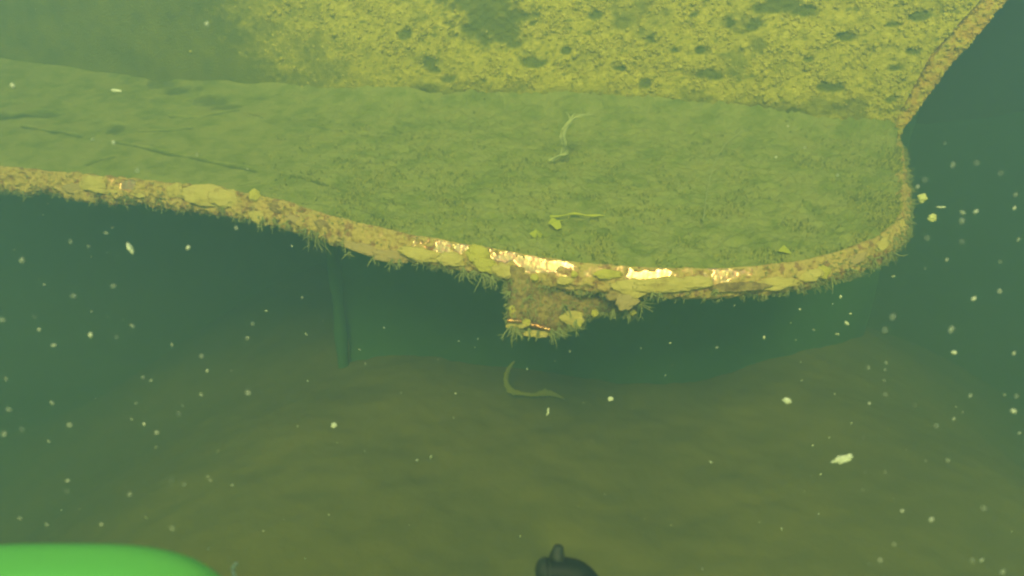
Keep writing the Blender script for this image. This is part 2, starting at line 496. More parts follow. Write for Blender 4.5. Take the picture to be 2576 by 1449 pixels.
side = mb.build('keel_side', M['crust'], keel_root, attrs={'bare': wall_bare})

# nodules of crust standing proud of the side
mb = MB()
iv, if_ = ico(1)
vis = (px > 350) & (px < 2520) & (py > -60) & (py < 350)
keep = vis * (1 - wall_bare) ** 2 * np.clip(.3 + 1.0 * fbm(W, 30, 3, 130), .05, 1)
idx = RNG.integers(0, len(W), 90000); idx = idx[RNG.random(len(idx)) < keep[idx]][:15000]
for i in idx:
    r = random.uniform(.0012, .0032) * (1.9 if random.random() < .05 else 1)
    sc_ = np.array([random.uniform(.7, 1.4), random.uniform(.5, 1.0), random.uniform(.6, 1.2)]) * r
    a = random.uniform(0, 6.28); c, s = math.cos(a), math.sin(a)
    q = iv * (1 + .35 * RNG.random((len(iv), 1)) - .17) * sc_
    q = np.stack([q[:, 0] * c - q[:, 2] * s, q[:, 1], q[:, 0] * s + q[:, 2] * c], -1)
    mb.add(q + Wd[i] + WN * r * .15, if_)
tag(mb.build('crust', M['crust'], side), kind='stuff')

# --- raked rusty edge strip
NB = 220
vb = np.linspace(-.02, WH, NB)
cross = [(0, -.016), (.07, -.010), (.12, .003), (.2, .007), (.4, .008), (.6, .008), (.8, .007), (.95, .005), (1.0, -.002), (1.01, -.03), (1.0, -.08), (.98, -.125)]
cr_ = np.array(cross); cu = np.linspace(0, len(cross) - 1, 34)
cr_ = np.stack([np.interp(cu, np.arange(len(cross)), cr_[:, k]) for k in range(2)], -1)
gs, os_ = groove_s(vb), outer_s(vb)
E = base_at((gs[:, None] + (os_ - gs)[:, None] * cr_[None, :, 0])) + H * vb[:, None, None] + WN * cr_[None, :, 1:2]
Ef = E.reshape(-1, 3)
Ef = Ef + WN * (.008 * fbm(Ef, 42, 4, 140) + .005 * fbm(Ef, 150, 3, 141))[:, None] + tdir * (.004 * fbm(Ef, 60, 3, 142))[:, None]
mb = MB(); mb.grid(Ef.reshape(NB, len(cu), 3), flip=True)
strip_mb = mb
Eg = Ef.reshape(NB, len(cu), 3)
for _ in range(1500):
    p = Eg[random.randint(0, NB - 1), random.randint(3, 22)]; r = random.uniform(.0012, .0034)
    mb.add(iv * (1 + .35 * RNG.random((len(iv), 1)) - .17) * np.array([random.uniform(.7, 1.4), random.uniform(.5, 1), random.uniform(.6, 1.2)]) * r + p, if_)
tag(mb.build('edge_strip', M['rust'], keel_root), 'rusty orange strip along the raked edge')

# --- unseen boat's bottom overhead, joining the keel, added to shade the water behind
hx = np.linspace(-4.2, 4.2, 60); hy = np.linspace(0, 1, 30)
HG = np.zeros((60, 30, 3))
for i, x in enumerate(hx):
    y0 = float(np.interp(x, bl[:, 0], bl[:, 1])) + .085 if x < 1.2 else float(bl[-1, 1]) + .085
    for j, t_ in enumerate(hy):
        HG[i, j] = (x, y0 + 3.4 * t_, 1.235 + .10 * t_ + .10 * t_ ** 2)
mb = MB(); mb.grid(HG, flip=False)
loop = np.concatenate([HG[:, 0], HG[-1, 1:], HG[::-1, -1][1:], HG[0, ::-1][1:-1]]); nl = len(loop); back = loop.copy(); back[:, 2] = np.maximum(loop[:, 2] + .04, 1.30)
mb.add(np.concatenate([loop, back]), [((i + 1) % nl, i, nl + i, nl + (i + 1) % nl) for i in range(nl)] + [tuple(range(nl, 2 * nl))])
mb.build('unseen_hull_bottom', M['lower'], keel_root)

# --- lower side, shaded, standing in the mud, with a post at its end
def lower_point(px_, py_):
    return hit(px_, py_, (0, 0, 0), np.array([0, 0, 1.0]))
la, lb = lower_point(872, 872), lower_point(2040, 1010)
ld = (lb - la); LL = np.linalg.norm(ld); ld /= LL
ln = np.array([ld[1], -ld[0], 0]); ln = ln if ln[1] < 0 else -ln
zt = .58
us = np.linspace(0, LL * 1.25, 160); zs = np.linspace(0, 1, 60)
Lb = la[None] + ld * us[:, None] - ln * (1.6 * np.clip(us / LL - .60, 0, 1) ** 2)[:, None]
ztop = .54 + (Lb[:, 1] - .9) * SL - .02
Lg = Lb[:, None] + np.array([0, 0, 1.0]) * (-.45 + (ztop[:, None] + .45) * zs[None, :])[..., None]
Lf = Lg.reshape(-1, 3)
Lf = Lf + ln * (.010 * fbm(Lf, 10, 4, 150) + .02 * vnoise(Lf, 3, 151))[:, None]
Lg = Lf.reshape(160, 60, 3)
mb = MB(); mb.grid(Lg)
loop = np.concatenate([Lg[:, 0], Lg[-1, 1:], Lg[::-1, -1][1:], Lg[0, ::-1][1:-1]]); nl = len(loop); back = loop - ln * .18
mb.add(np.concatenate([loop, back]), [((i + 1) % nl, i, nl + i, nl + (i + 1) % nl) for i in range(nl)] + [tuple(range(nl, 2 * nl))])
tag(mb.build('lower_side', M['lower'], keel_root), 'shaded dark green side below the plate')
mb = MB()
pz = np.linspace(-.45, zt, 30)
mb.tube([tuple(la - ld * .008 + ln * .010 + np.array([.004 * math.sin(z * 9), 0, z])) for z in pz], [.015 + .002 * math.sin(z * 40) for z in pz], 14)
mb.build('corner_post', M['lower'], keel_root)

# --- bracket below the plate
xs = np.linspace(1277, 1632, 120)
bot = np.interp(xs, [1277, 1283, 1300, 1340, 1385, 1402, 1430, 1467, 1510, 1560, 1598, 1615, 1632], [812, 818, 822, 828, 834, 834, 822, 806, 784, 786, 790, 748, 712])
top = np.interp(xs, [1277, 1632], [672, 690])
bd = rim_depth(1380) + .018
rows = np.linspace(0, 1, 56)
Bg = np.zeros((120, 56, 3))
for i, x in enumerate(xs):
    for j, r in enumerate(rows):
        y = top[i] + (bot[i] - top[i]) * r
        lo = max(0, (r - .9) / .1); sdx = max(0, (1290 - x) / 13, (x - 1590) / 42)
        Bg[i, j] = at(x, y, bd + .012 * lo ** 2 + .02 * sdx ** 2 + .00010 * (x - 1277))
Bf = Bg.reshape(-1, 3); toward = -FW
Bf = Bf + toward * (.004 + .006 * fbm(Bf, 55, 4, 160) + .003 * fbm(Bf, 190, 3, 161))[:, None]
Bg = Bf.reshape(120, 56, 3)
mb = MB(); mb.grid(Bg, flip=True)
loop = np.concatenate([Bg[:, 0], Bg[-1, 1:], Bg[::-1, -1][1:], Bg[0, ::-1][1:-1]]); nl = len(loop)
bk = loop + np.array([0, .14, 0]); bk[:, 2] = np.maximum(bk[:, 2], loop[:, 2])
mb.add(np.concatenate([loop, bk]), [((i + 1) % nl, nl + (i + 1) % nl, nl + i, i) for i in range(nl)] + [tuple(range(nl, 2 * nl))[::-1]])
bracket = mb.build('bracket', M['bracket'], keel_root)
bracket['label'] = 'stub bracket under the plate, brown and hairy with growth'
for (xa, ya, xb, yb, nn) in [(1275, 806, 1312, 808, 12), (1334, 815, 1384, 829, 16)]:
    mb = MB()
    pts = [at(xa + (xb - xa) * t, ya + (yb - ya) * t + .8 * math.sin(t * 17), bd - .010) for t in np.linspace(0, 1, nn)]
    mb.tube(pts, [.0032 * (.7 + .5 * random.random()) for _ in pts], 8)
    tag(mb.build('bare_edge', M['copper'], bracket), 'bright bare copper streak on the bracket edge')

# --- sponges and crusts on rim and bracket
sv, sf = ICO3
def blob(px_, py_, w, h_, name, material, parent, depth=None, thick=.5, seed=0, tilt=0, amp=.35):
    d = (rim_depth(px_) + .004 if depth is None else depth)
    c = at(px_, py_, d)
    k = d / F
    q = sv.copy()
    nz = fbm(q + seed * 7.3, 1.9, 3, seed) * amp * 1.2 + fbm(q + seed * 3.1, 5, 3, seed + 5) * amp * .28
    q = q * (1 + nz)[:, None]
    x = q[:, 0] * w * k; y = q[:, 2] * h_ * k; z = q[:, 1] * thick * h_ * k
    ca, sa = math.cos(tilt), math.sin(tilt)
    Q = c + np.outer(x * ca - y * sa, RT) + np.outer(x * sa + y * ca, UP) + np.outer(z, FW)
    m = MB(); m.add(Q, sf)
    return m.build(name, material, parent)
sp = [(236, 462, 32, 20, 'sponge', 0), (185, 474, 26, 13, 'sponge_p', 0), (262, 481, 40, 6, 'sponge', -.1), (346, 490, 18, 6, 'sponge', -.2), (440, 480, 22, 18, 'sponge', .1), (520, 492, 66, 27, 'sponge', -.08), (566, 500, 40, 24, 'sponge', -.1),
      (640, 492, 14, 15, 'sponge_y', 0), (655, 548, 28, 14, 'sponge', -.5), (756, 560, 36, 10, 'sponge_p', -.5), (700, 522, 26, 12, 'bracket', -.3), (815, 568, 26, 12, 'bracket', -.5), (920, 628, 60, 13, 'sponge_p', -.28), (985, 645, 46, 16, 'sponge_p', -.12), (1060, 640, 60, 16, 'sponge', -.18), (1135, 652, 36, 18, 'sponge', -.2),
      (1205, 640, 30, 24, 'sponge_y', -.5), (1225, 668, 34, 18, 'sponge_y', -.3), (1265, 682, 26, 18, 'sponge', -.3), (1345, 698, 10, 8, 'sponge_y', 0), (1420, 706, 20, 10, 'sponge', 0), (1445, 690, 9, 8, 'sponge_y', 0), (1530, 690, 34, 11, 'sponge_y', 0), (1590, 720, 48, 18, 'sponge', 0), (1680, 716, 86, 18, 'sponge', .02), (1745, 712, 44, 17, 'sponge', .05),
      (1608, 738, 24, 11, 'sponge', .3), (1578, 756, 30, 20, 'sponge_p', .4), (1545, 744, 20, 12, 'bracket', .2), (1860, 722, 70, 12, 'bracket', .05), (1950, 715, 60, 14, 'sponge', .1), (2070, 684, 20, 16, 'sponge_y', .3), (2040, 694, 30, 14, 'sponge', .3), (2150, 655, 34, 12, 'sponge_p', .5), (2215, 618, 26, 14, 'sponge', .7), (2262, 575, 14, 22, 'sponge', -.2)]
for k, (x, y, w, h_, m_, t) in enumerate(sp):
    blob(x, y, w, h_, 'sponge', M[m_], rim, None, .24 if w < 40 else .30, k + 1, t)
for k, (x, y, w, h_, m_) in enumerate([(1290, 782, 10, 17, 'sponge_y'), (1324, 812, 12, 9, 'sponge_y'), (1298, 818, 26, 11, 'sponge'), (1350, 840, 34, 9, 'sponge'), (1440, 800, 30, 18, 'sponge'), (1452, 812, 16, 14, 'sponge_y'), (1497, 788, 9, 9, 'sponge_y'), (1592, 786, 9, 7, 'sponge_y'), (1460, 730, 20, 14, 'sponge')]):
    blob(x, y, w, h_, 'sponge', M[m_], bracket, bd - .001, .35, 60 + k)

# --- hydroids: stiff little branched hairs
def strands(mb, base, direction, L, n, spread=.7, r=.0007, branch=True):
    d0 = Vector(direction).normalized()
    for _ in range(n):
        d = (d0 + Vector((random.gauss(0, spread), random.gauss(0, spread), random.gauss(0, spread))) * .6).normalized()
        l = L * random.uniform(.5, 1.1)
        p = Vector(base) + Vector((random.gauss(0, 1), random.gauss(0, 1), random.gauss(0, 1))) * r * 1.5
        pts = [p]
        for s in range(3):
            d = (d + Vector((random.gauss(0, .3), random.gauss(0, .3), random.gauss(0, .3)))).normalized()
            pts.append(pts[-1] + d * l / 3)
        mb.tube([tuple(q) for q in pts], [r * 1.3, r * 1.05, r * .8, r * .35], 4, cap=False)
        if branch:
            for _b in range(random.randint(0, 2)):
                q = pts[random.randint(1, 2)]
                e = (d + Vector((random.gauss(0, .8), random.gauss(0, .8), random.gauss(0, .8)))).normalized()
                mb.tube([tuple(q), tuple(q + e * l * .18), tuple(q + (e + Vector((0, 0, -.2))) * l * .34)], [r * .8, r * .65, r * .3], 4, cap=False)

Rg = Rd.reshape(NR, NP, 3)
mb = MB()
for _ in range(1500):
    i = random.randint(int(NR * .30), NR - 3)
    if random.random() > .25 + .75 * (vnoise(np.array([[i * .035, 0, 0]]), 1, 8)[0] > -.1): continue
    j = random.randint(int(NP * .66), int(NP * .9))
    n = Nf.reshape(NR, NP, 3)[i, j]
    dn = np.array([0, -.15, -1.0]) * .9 + NO[i] * .5
    strands(mb, Rg[i, j], dn, random.uniform(.004, .011), random.randint(2, 4), .6, .00055)
for _ in range(500):                                                  # fuzz on the face of the rim
    i = random.randint(int(NR * .34), NR - 3); j = random.randint(8, int(NP * .6))
    if rb.reshape(NR, NP)[i, j] > .25: continue
    strands(mb, Rg[i, j], Nf.reshape(NR, NP, 3)[i, j] + np.array([0, 0, -.3]), random.uniform(.003, .008), 2, .7, .0005)
for _ in range(260):                                                  # longer fringe on the rounded tip
    i = random.randint(int(NR * .80), NR - 3); j = random.randint(int(NP * .25), int(NP * .75))
    strands(mb, Rg[i, j], NO[i] + np.array([0.2, 0, -.35]), random.uniform(.006, .014), 3, .5, .0006)
tag(mb.build('hydroid_fringe', M['hydroid'], rim), kind='stuff')
mb = MB()
for _ in range(420):
    i = random.randint(0, 119); j = random.randint(10, 55)
    strands(mb, Bg[i, j], np.array([random.gauss(0, .3), -.5, -.6]), random.uniform(.004, .010), random.randint(1, 3), .7, .00055)
for _ in range(150):
    i = random.randint(0, 119); strands(mb, Bg[i, 55], (0, -.2, -1), random.uniform(.006, .014), 3, .5, .0006)
for _ in range(40):
    j = random.randint(8, 55); strands(mb, Bg[0, j], (-1, -.2, -.3), random.uniform(.005, .012), 2, .5, .0006)
tag(mb.build('hydroid_fringe', M['hydroid'], bracket), kind='stuff')
for (x, y, L, n, dx) in [(640, 540, .016, 7, -.2), (662, 552, .018, 9, .2), (690, 555, .013, 6, 0), (722, 562, .014, 5, 0), (782, 585, .030, 5, -.1), (798, 592, .030, 4, .2), (770, 582, .016, 5, -.5), (868, 612, .014, 6, -.3), (880, 640, .012, 4, -.6), (940, 650, .012, 6, 0), (985, 658, .014, 8, 0), (1005, 660, .012, 7, .2), (1050, 655, .014, 6, .6), (1110, 658, .014, 5, .2), (1165, 680, .020, 6, .1), (1190, 688, .016, 8, .3), (1215, 695, .020, 9, .3), (1238, 700, .018, 8, .3), (560, 525, .012, 5, 0), (400, 505, .012, 6, 0), (320, 500, .014, 5, 0), (1640, 740, .010, 5, .3), (1660, 742, .010, 4, 0), (1800, 735, .008, 5, 0), (2090, 705, .014, 6, .6), (2140, 680, .013, 6, .5), (2200, 660, .014, 7, .7), (2245, 640, .016, 7, .9), (2270, 590, .014, 6, 1), (2285, 560, .014, 6, 1)]:
    mb = MB(); strands(mb, at(x, y - 6, rim_depth(x) + .002), (dx, -.15, -1), L * 1.3, n + 2, .55, .00075)
    mb.build('hydroid_tuft', M['hydroid'], rim)
for (x, y, L, n, dx) in [(1288, 826, .020, 6, -.1), (1300, 830, .016, 7, 0), (1330, 836, .014, 7, 0), (1355, 840, .012, 6, .2), (1385, 836, .018, 6, .2), (1405, 832, .016, 7, .3), (1430, 822, .014, 6, .3), (1450, 812, .018, 6, .3), (1545, 785, .012, 6, 0), (1575, 788, .014, 6, .2), (1612, 770, .020, 7, .9), (1282, 740, .012, 4, -.9), (1420, 775, .018, 8, .2), (1330, 750, .012, 5, 0)]:
    mb = MB(); strands(mb, at(x, y - 6, bd - .004), (dx, -.2, -1), L * 1.3, n + 2, .55, .00075)
    mb.build('hydroid_tuft', M['hydroid'], bracket)

# ------------------------------------------------------------------ olive blade added to darken the area behind the raked edge
rp = [(2180, -260), (2180, 300), (2330, 312), (2480, 296), (2680, 262), (2900, 210), (2900, -260)]
rd = 3.0
mb = MB()
fr = np.array([at(x, y, rd) for x, y in rp]); bk = fr + np.array([0, .07, 0])
cen = fr.mean(0)
n = len(fr)
mb.add(np.concatenate([fr, bk]), [tuple(range(n)), tuple(range(n, 2 * n))[::-1]] + [((i + 1) % n, i, n + i, n + (i + 1) % n) for i in range(n)])
rud = empty('added_rudder', tuple(at(2500, 300, rd)))
tag(rud, 'dim olive blade added for the dark area beyond the rusty raked edge', 'added_rudder')
blade = mb.build('blade', M['added_rudder'], rud, smooth=False)
mb = MB()
pA, pB = at(2640, 200, rd - .012), at(2640, -260, rd - .012)
mb.tube([tuple(pA + (pB - pA) * t) for t in np.linspace(0, 1, 8)], [.022] * 8, 12)
mb.build('added_stock', M['added_rudder'], rud)

# ------------------------------------------------------------------ loose things lying on the plate
def plate_pt(px_, py_, up=.004):
    return hit(px_, py_, P0, PN) + PN * up

def leaf(name, pts_px, label, cat, material, up=.006, curl=.004, thick=.0012):
    top = [plate_pt(x, y, up + curl * math.sin(i * 1.7)) for i, (x, y) in enumerate(pts_px)]
    top = np.array(top); c = top.mean(0) + PN * curl
    n = len(top)
    vs = np.concatenate([top, [c], top - PN * thick, [c - PN * thick]])
    fs = [(i, (i + 1) % n, n) for i in range(n)] + [((i + 1) % n + n + 1, i + n + 1, 2 * n + 1) for i in range(n)] + [((i + 1) % n, i, i + n + 1, (i + 1) % n + n + 1) for i in range(n)]
    m = MB(); m.add(vs, fs)
    return tag(m.build(name, material, smooth=False), label, cat)
leaf('leaf_scrap', [(1378, 571), (1388, 562), (1400, 559), (1413, 561), (1420, 566), (1408, 569), (1413, 577), (1400, 582), (1385, 578)], 'crumpled yellow-green leaf scrap lying on the silted plate', 'leaf', M['leaf'])
leaf('leaf_scrap', [(1332, 596), (1348, 592), (1364, 596), (1360, 602), (1352, 603), (1350, 612), (1345, 603)], 'small three-pointed leaf scrap near the copper rim', 'leaf', M['leaf'])
leaf('leaf_scrap', [(1955, 640), (1968, 632), (1984, 636), (1990, 642), (1970, 646)], 'yellow leaf scrap beside the rounded tip of the plate', 'leaf', M['leaf'])
mb = MB()
st = [plate_pt(1382 + 138 * t, 554 - 6 * math.sin(t * 3.1) + 2 * math.sin(t * 11), .006) for t in np.linspace(0, 1, 14)]
mb.tube(st, [.0016 + .0008 * math.sin(i * 1.3) for i in range(14)], 6)
tag(mb.build('dead_weed', M['leaf']), 'thin yellow weed stem lying across the silted plate above the leaf scraps', 'stem')
mb = MB()
fb = [(1880, 336), (1850, 350), (1825, 372), (1806, 400), (1790, 440), (1780, 480), (1772, 530), (1768, 565)]
fbd = catmull([plate_pt(x, y, .008) for x, y in fb], 40)[0]
mb.tube([tuple(p + PN * .002 * math.sin(i * .9)) for i, p in enumerate(fbd)], [.0008] * 40, 5)
tag(mb.build('fibre', M['wisp']), 'long thin pale fibre curving over the silted plate', 'fibre')

# pale wisp of weed standing up from the plate
foot = plate_pt(1405, 398, 0); wd = np.dot(foot - CAM, FW)
def ribbon(pts_px, widths, depth, thick=.002, twist=.5):
    C, s, t = catmull([at(x, y, depth - .002 * i) for i, (x, y) in enumerate(pts_px)], 40)
    w = np.interp(s, t, widths) * depth / F
    ring = []
    for i in range(40):
        tg = C[min(i + 1, 39)] - C[max(i - 1, 0)]; tg /= np.linalg.norm(tg)
        a = np.cross(tg, FW); a /= np.linalg.norm(a); b = np.cross(a, tg)
        an = twist * math.sin(i * .35)
        a2 = a * math.cos(an) + b * math.sin(an); b2 = -a * math.sin(an) + b * math.cos(an)
        ring.append([C[i] + a2 * w[i] * math.cos(q) * (1 + .2 * math.sin(i * 1.9)) + b2 * (thick + w[i] * .25) * math.sin(q) for q in np.linspace(0, 2 * math.pi, 11)])
    m = MB(); m.grid(np.array(ring)); return m
WPX = [(1385, 402), (1402, 396), (1416, 385), (1420, 365), (1414, 345), (1424, 322), (1436, 304), (1462, 288)]
wisp = None
for k in range(11):
    j_ = [(x + random.gauss(0, 4), y + random.gauss(0, 2)) for x, y in WPX[(0 if k < 4 else 3):]]
    if k > 4: j_[-1] = (j_[-1][0] - 40 + 14 * (k - 5), j_[-1][1] - random.uniform(-8, 14))
    mb = ribbon(j_, [random.uniform(1.5, 5.0) for _ in j_[:-1]] + [.5], wd - .02 - .003 * k, .0004, 1.2)
    o = mb.build('weed_wisp' if wisp is None else 'filament', M['wisp'], wisp)
    if wisp is None: wisp = tag(o, 'pale slimy weed wisp standing up from the silted plate', 'weed')
# ------------------------------------------------------------------ weed on the mud, stone
def mud_pt(px_, py_, z):
    return hit(px_, py_, (0, 0, z), np.array([0, 0, 1.0]))
wp = [((1294, 908), .10), ((1276, 934), .07), ((1272, 958), .05), ((1284, 982), .03), ((1312, 990), .022), ((1345, 993), .02), ((1372, 988), .022), ((1394, 992), .02), ((1420, 1004), .015)]
ref = mud_pt(1330, 992, .02)
C, s, t = catmull([mud_pt(1330, 992, .02) * 0 + at(x, y, np.dot(mud_pt(x, 985, .02) - CAM, FW)) for (x, y), z in wp], 60)
wd_ = np.interp(s, t, [3, 6, 6, 9, 5, 5, 10, 6, 1]) * np.dot(ref - CAM, FW) / F
ring = []
for i in range(60):
    tg = C[min(i + 1, 59)] - C[max(i - 1, 0)]; tg /= np.linalg.norm(tg)
    a = np.cross(tg, FW); a /= np.linalg.norm(a); b = np.cross(a, tg)
    ring.append([C[i] + a * wd_[i] * math.cos(q) * (1 + .25 * math.sin(i * 1.7 + q)) + b * wd_[i] * .35 * math.sin(q) for q in np.linspace(0, 2 * math.pi, 11)])
mb = MB(); mb.grid(np.array(ring))
tag(mb.build('weed_frond', M['weed']), 'curled yellow-green weed frond lying on the mud below the bracket', 'weed')

# ------------------------------------------------------------------ black gripper arm and green float (parts of the diving machine that reach into view)
gd = .40
gk = gd / F
grip = empty('gripper_arm', tuple(at(1420, 1500, gd)))
tag(grip, 'black plastic gripper arm with a blunt knob on its bent end', 'gripper')
pts_g = [(1366, 1437, 30), (1376, 1437, 33), (1400, 1437, 34), (1425, 1438, 35), (1448, 1446, 37), (1466, 1462, 39), (1480, 1488, 41), (1490, 1520, 43), (1497, 1570, 45), (1500, 1660, 46)]
C, s, t = catmull([at(x, y, gd + .00003 * (i * 8)) for i, (x, y, r) in enumerate(pts_g)], 60)
rr = np.interp(s, t, [p[2] for p in pts_g]) * gk
mb = MB(); mb.tube([tuple(c) for c in C], list(rr), 32)
mb.build('arm', M['black'], grip)
mb = MB()                                                           # end cap, its lit look painted lighter, with a bevel and ribs
ax = C[0] - C[2]; ax /= np.linalg.norm(ax); axv = ax * .8 - FW * .6; axv /= np.linalg.norm(axv)
e0 = C[0] + FW * .001
mb.tube([tuple(e0 + ax * o * gk) for o in (-10, -4, 0, 5, 11, 16, 19, 20)], [r * gk for r in (32.5, 33.2, 32.5, 30, 25, 18, 9, 2)], 28)
mb.build('end_cap', M['blackend'], grip)
for q in range(2):
    mb = MB(); an = np.linspace(-1.2, 1.3, 14)
    cc = C[0] + (C[6] - C[0]) * (.15 + .35 * q)
    mb.tube([tuple(cc - FW * 34.0 * gk * math.cos(a) + UP * 34.5 * gk * math.sin(a)) for a in an], [.0007] * 14, 6)
    mb.build('rib', M['blackend'], grip)
kb = [at(1401, 1407, gd), at(1402, 1396, gd), at(1404, 1384, gd), at(1406, 1376, gd), at(1406.5, 1372, gd), at(1407, 1370.5, gd)]
mb = MB(); mb.tube([tuple(k) for k in kb], [r * gk for r in (21, 18.5, 14.5, 12.5, 9.5, 4)], 20)
knob = mb.build('knob', M['blackend'], grip)
fd = .22
fk = fd / F
fl_c = at(60, 1372 + 300, fd + .03)
uu = np.linspace(-math.pi / 2, math.pi / 2, 60); ww = np.linspace(0, 2 * math.pi, 90)
def sp_(a, e): return np.sign(a) * np.abs(a) ** e
uu, ww = np.meshgrid(uu, ww, indexing='ij')
X = sp_(np.cos(uu), .62) * sp_(np.cos(ww), .62) * 590 * fk
Y = sp_(np.cos(uu), .62) * sp_(np.sin(ww), .75) * 330 * fk
Z = sp_(np.sin(uu), .75) * 300 * fk
Q = fl_c + X[..., None] * RT + Y[..., None] * FW + Z[..., None] * UP
fl = empty('float_block', tuple(fl_c))
tag(fl, 'smooth bright green rounded float block out of focus above the mud', 'float')
mb = MB(); mb.grid(Q)
mb.build('shell', M['green'], fl)
mb = MB()
sw = np.linspace(0, 2 * math.pi, 90)
mb.tube([tuple(fl_c + sp_(np.cos(a), .62) * 591 * fk * RT + sp_(np.sin(a), .75) * 331 * fk * FW) for a in sw], [.0012] * 90, 6, cap=False)
mb.build('seam', M['green'], fl)

# ------------------------------------------------------------------ flakes and specks drifting in the water
R1 = [(65, 432, 36), (570, 718, 26), (690, 858, 30), (990, 778, 20), (1245, 850, 16), (465, 700, 24), (1040, 120, 26), (945, 1247, 36), (110, 1310, 40), (445, 1240, 20), (355, 1217, 24), (535, 1173, 24), (1188, 1147, 20), (1468, 1238, 14), (570, 1440, 28), (565, 1145, 14)]
R3 = [(1360, 830, 30), (1220, 905, 22), (1182, 940, 22), (1480, 820, 16), (1675, 980, 24), (1410, 1070, 36), (1405, 1112, 34), (1320, 720, 14), (1230, 1197, 16), (1330, 1308, 18), (1600, 1317, 20), (1690, 1205, 26), (1060, 1390, 24), (1600, 870, 20), (1475, 1065, 30), (1670, 1048, 24), (1405, 1215, 20), (1220, 1350, 12), (615, 740, 22), (780, 880, 24), (470, 790, 22), (530, 635, 16)]
R4 = [(10, 160, 35), (370, 40, 28), (460, 118, 14), (175, 145, 12), (197, 210, 24), (455, 238, 36), (270, 288, 40), (585, 245, 16), (665, 190, 28), (865, 285, 24), (1015, 343, 18), (1245, 252, 18), (1270, 180, 22), (1340, 115, 22), (1520, 48, 18), (720, 450, 22), (760, 465, 14), (1042, 417, 22), (1163, 415, 10), (30, 457, 26), (262, 578, 30), (45, 612, 28), (1013, 537, 18), (1247, 528, 24), (920, 592, 14), (900, 633, 18), (685, 580, 16), (662, 660, 18), (725, 685, 24), (788, 728, 22), (785, 800, 18), (110, 712, 22), (22, 735, 40), (245, 772, 20), (350, 690, 26), (1498, 695, 12), (1385, 577, 10), (1430, 580, 10), (1548, 467, 16), (1540, 232, 22), (1098, 820, 10), (340, 970, 20), (335, 1022, 16), (652, 1038, 34), (862, 972, 16), (928, 988, 18), (1045, 948, 12), (1060, 968, 14), (1168, 992, 20), (735, 1155, 14), (235, 1190, 26), (100, 1158, 24), (510, 1190, 20), (866, 1210, 18), (1048, 1310, 16), (1148, 1347, 10), (1228, 1190, 10), (1430, 1165, 12), (1325, 1222, 14), (1654, 1140, 14), (1535, 1360, 16)]
R5 = [(215, 200, 16), (590, 267, 12), (688, 255, 12), (487, 360, 8), (120, 380, 10), (92, 310, 16), (1150, 320, 18), (935, 407, 18), (1508, 303, 14), (1655, 277, 16), (1218, 577, 8), (1257, 593, 8), (565, 653, 10), (380, 865, 20), (450, 850, 30), (118, 820, 10), (1465, 608, 8), (1460, 677, 8), (900, 1250, 18), (1190, 1098, 10), (1325, 1037, 12), (1660, 1193, 10), (1525, 1162, 8), (1075, 367, 8), (1665, 390, 10), (1630, 440, 16), (300, 527, 14), (575, 530, 16)]
R6 = [(825, 178, 34), (780, 232, 34), (1058, 145, 34), (1018, 212, 28), (1350, 210, 44), (1595, 17, 26), (1465, 55, 34), (1025, 375, 22), (1020, 410, 18), (1015, 465, 16), (1023, 535, 20), (1365, 325, 34), (1667, 330, 24), (1448, 542, 28), (1278, 692, 22), (1365, 658, 24), (1335, 867, 26), (940, 580, 18), (935, 400, 16), (1170, 590, 14), (1680, 545, 22), (1620, 537, 18), (1695, 730, 22), (1665, 620, 40), (655, 792, 16), (738, 752, 18), (142, 875, 24), (685, 1138, 14), (498, 1212, 26), (388, 1178, 10), (695, 937, 16), (1020, 925, 14), (918, 927, 12), (910, 1015, 12), (1225, 870, 14), (1105, 1122, 26), (1252, 1165, 28), (1515, 1107, 26), (1505, 1368, 30), (1460, 1370, 26), (1612, 1427, 34), (1065, 1290, 18), (995, 1370, 20), (940, 1388, 12), (100, 1413, 16), (595, 372, 12), (545, 175, 12), (590, 107, 18), (410, 250, 26), (172, 300, 20), (260, 88, 16), (570, 262, 12), (755, 80, 14), (795, 45, 28), (845, 130, 20), (660, 210, 18), (1410, 625, 14), (850, 680, 20), (600, 465, 14), (765, 533, 12)]
flakes = []
for lst, ox, oy in ((R1, 0, 0), (R3, 1717, 0), (R4, 0, 724.5), (R5, 858.6, 724.5), (R6, 1717, 724.5)):
    flakes += [(ox + x * .5, oy + y * .5, s * .5) for x, y, s in lst]
protos = []
for k in range(6):
    q = ICO2[0] * (1 + .55 * fbm(ICO2[0] + k * 5.1, 1.7, 3, k)[:, None]) * np.array([1.0, .55, .62])
    me = bpy.data.meshes.new('drifting_flake'); me.from_pydata(q.tolist(), [], ICO2[1]); me.update()
    me.polygons.foreach_set('use_smooth', np.ones(len(me.polygons), bool))
    me.materials.append(M['flake'] if k < 2 else M['flake_dim']); protos.append(me)
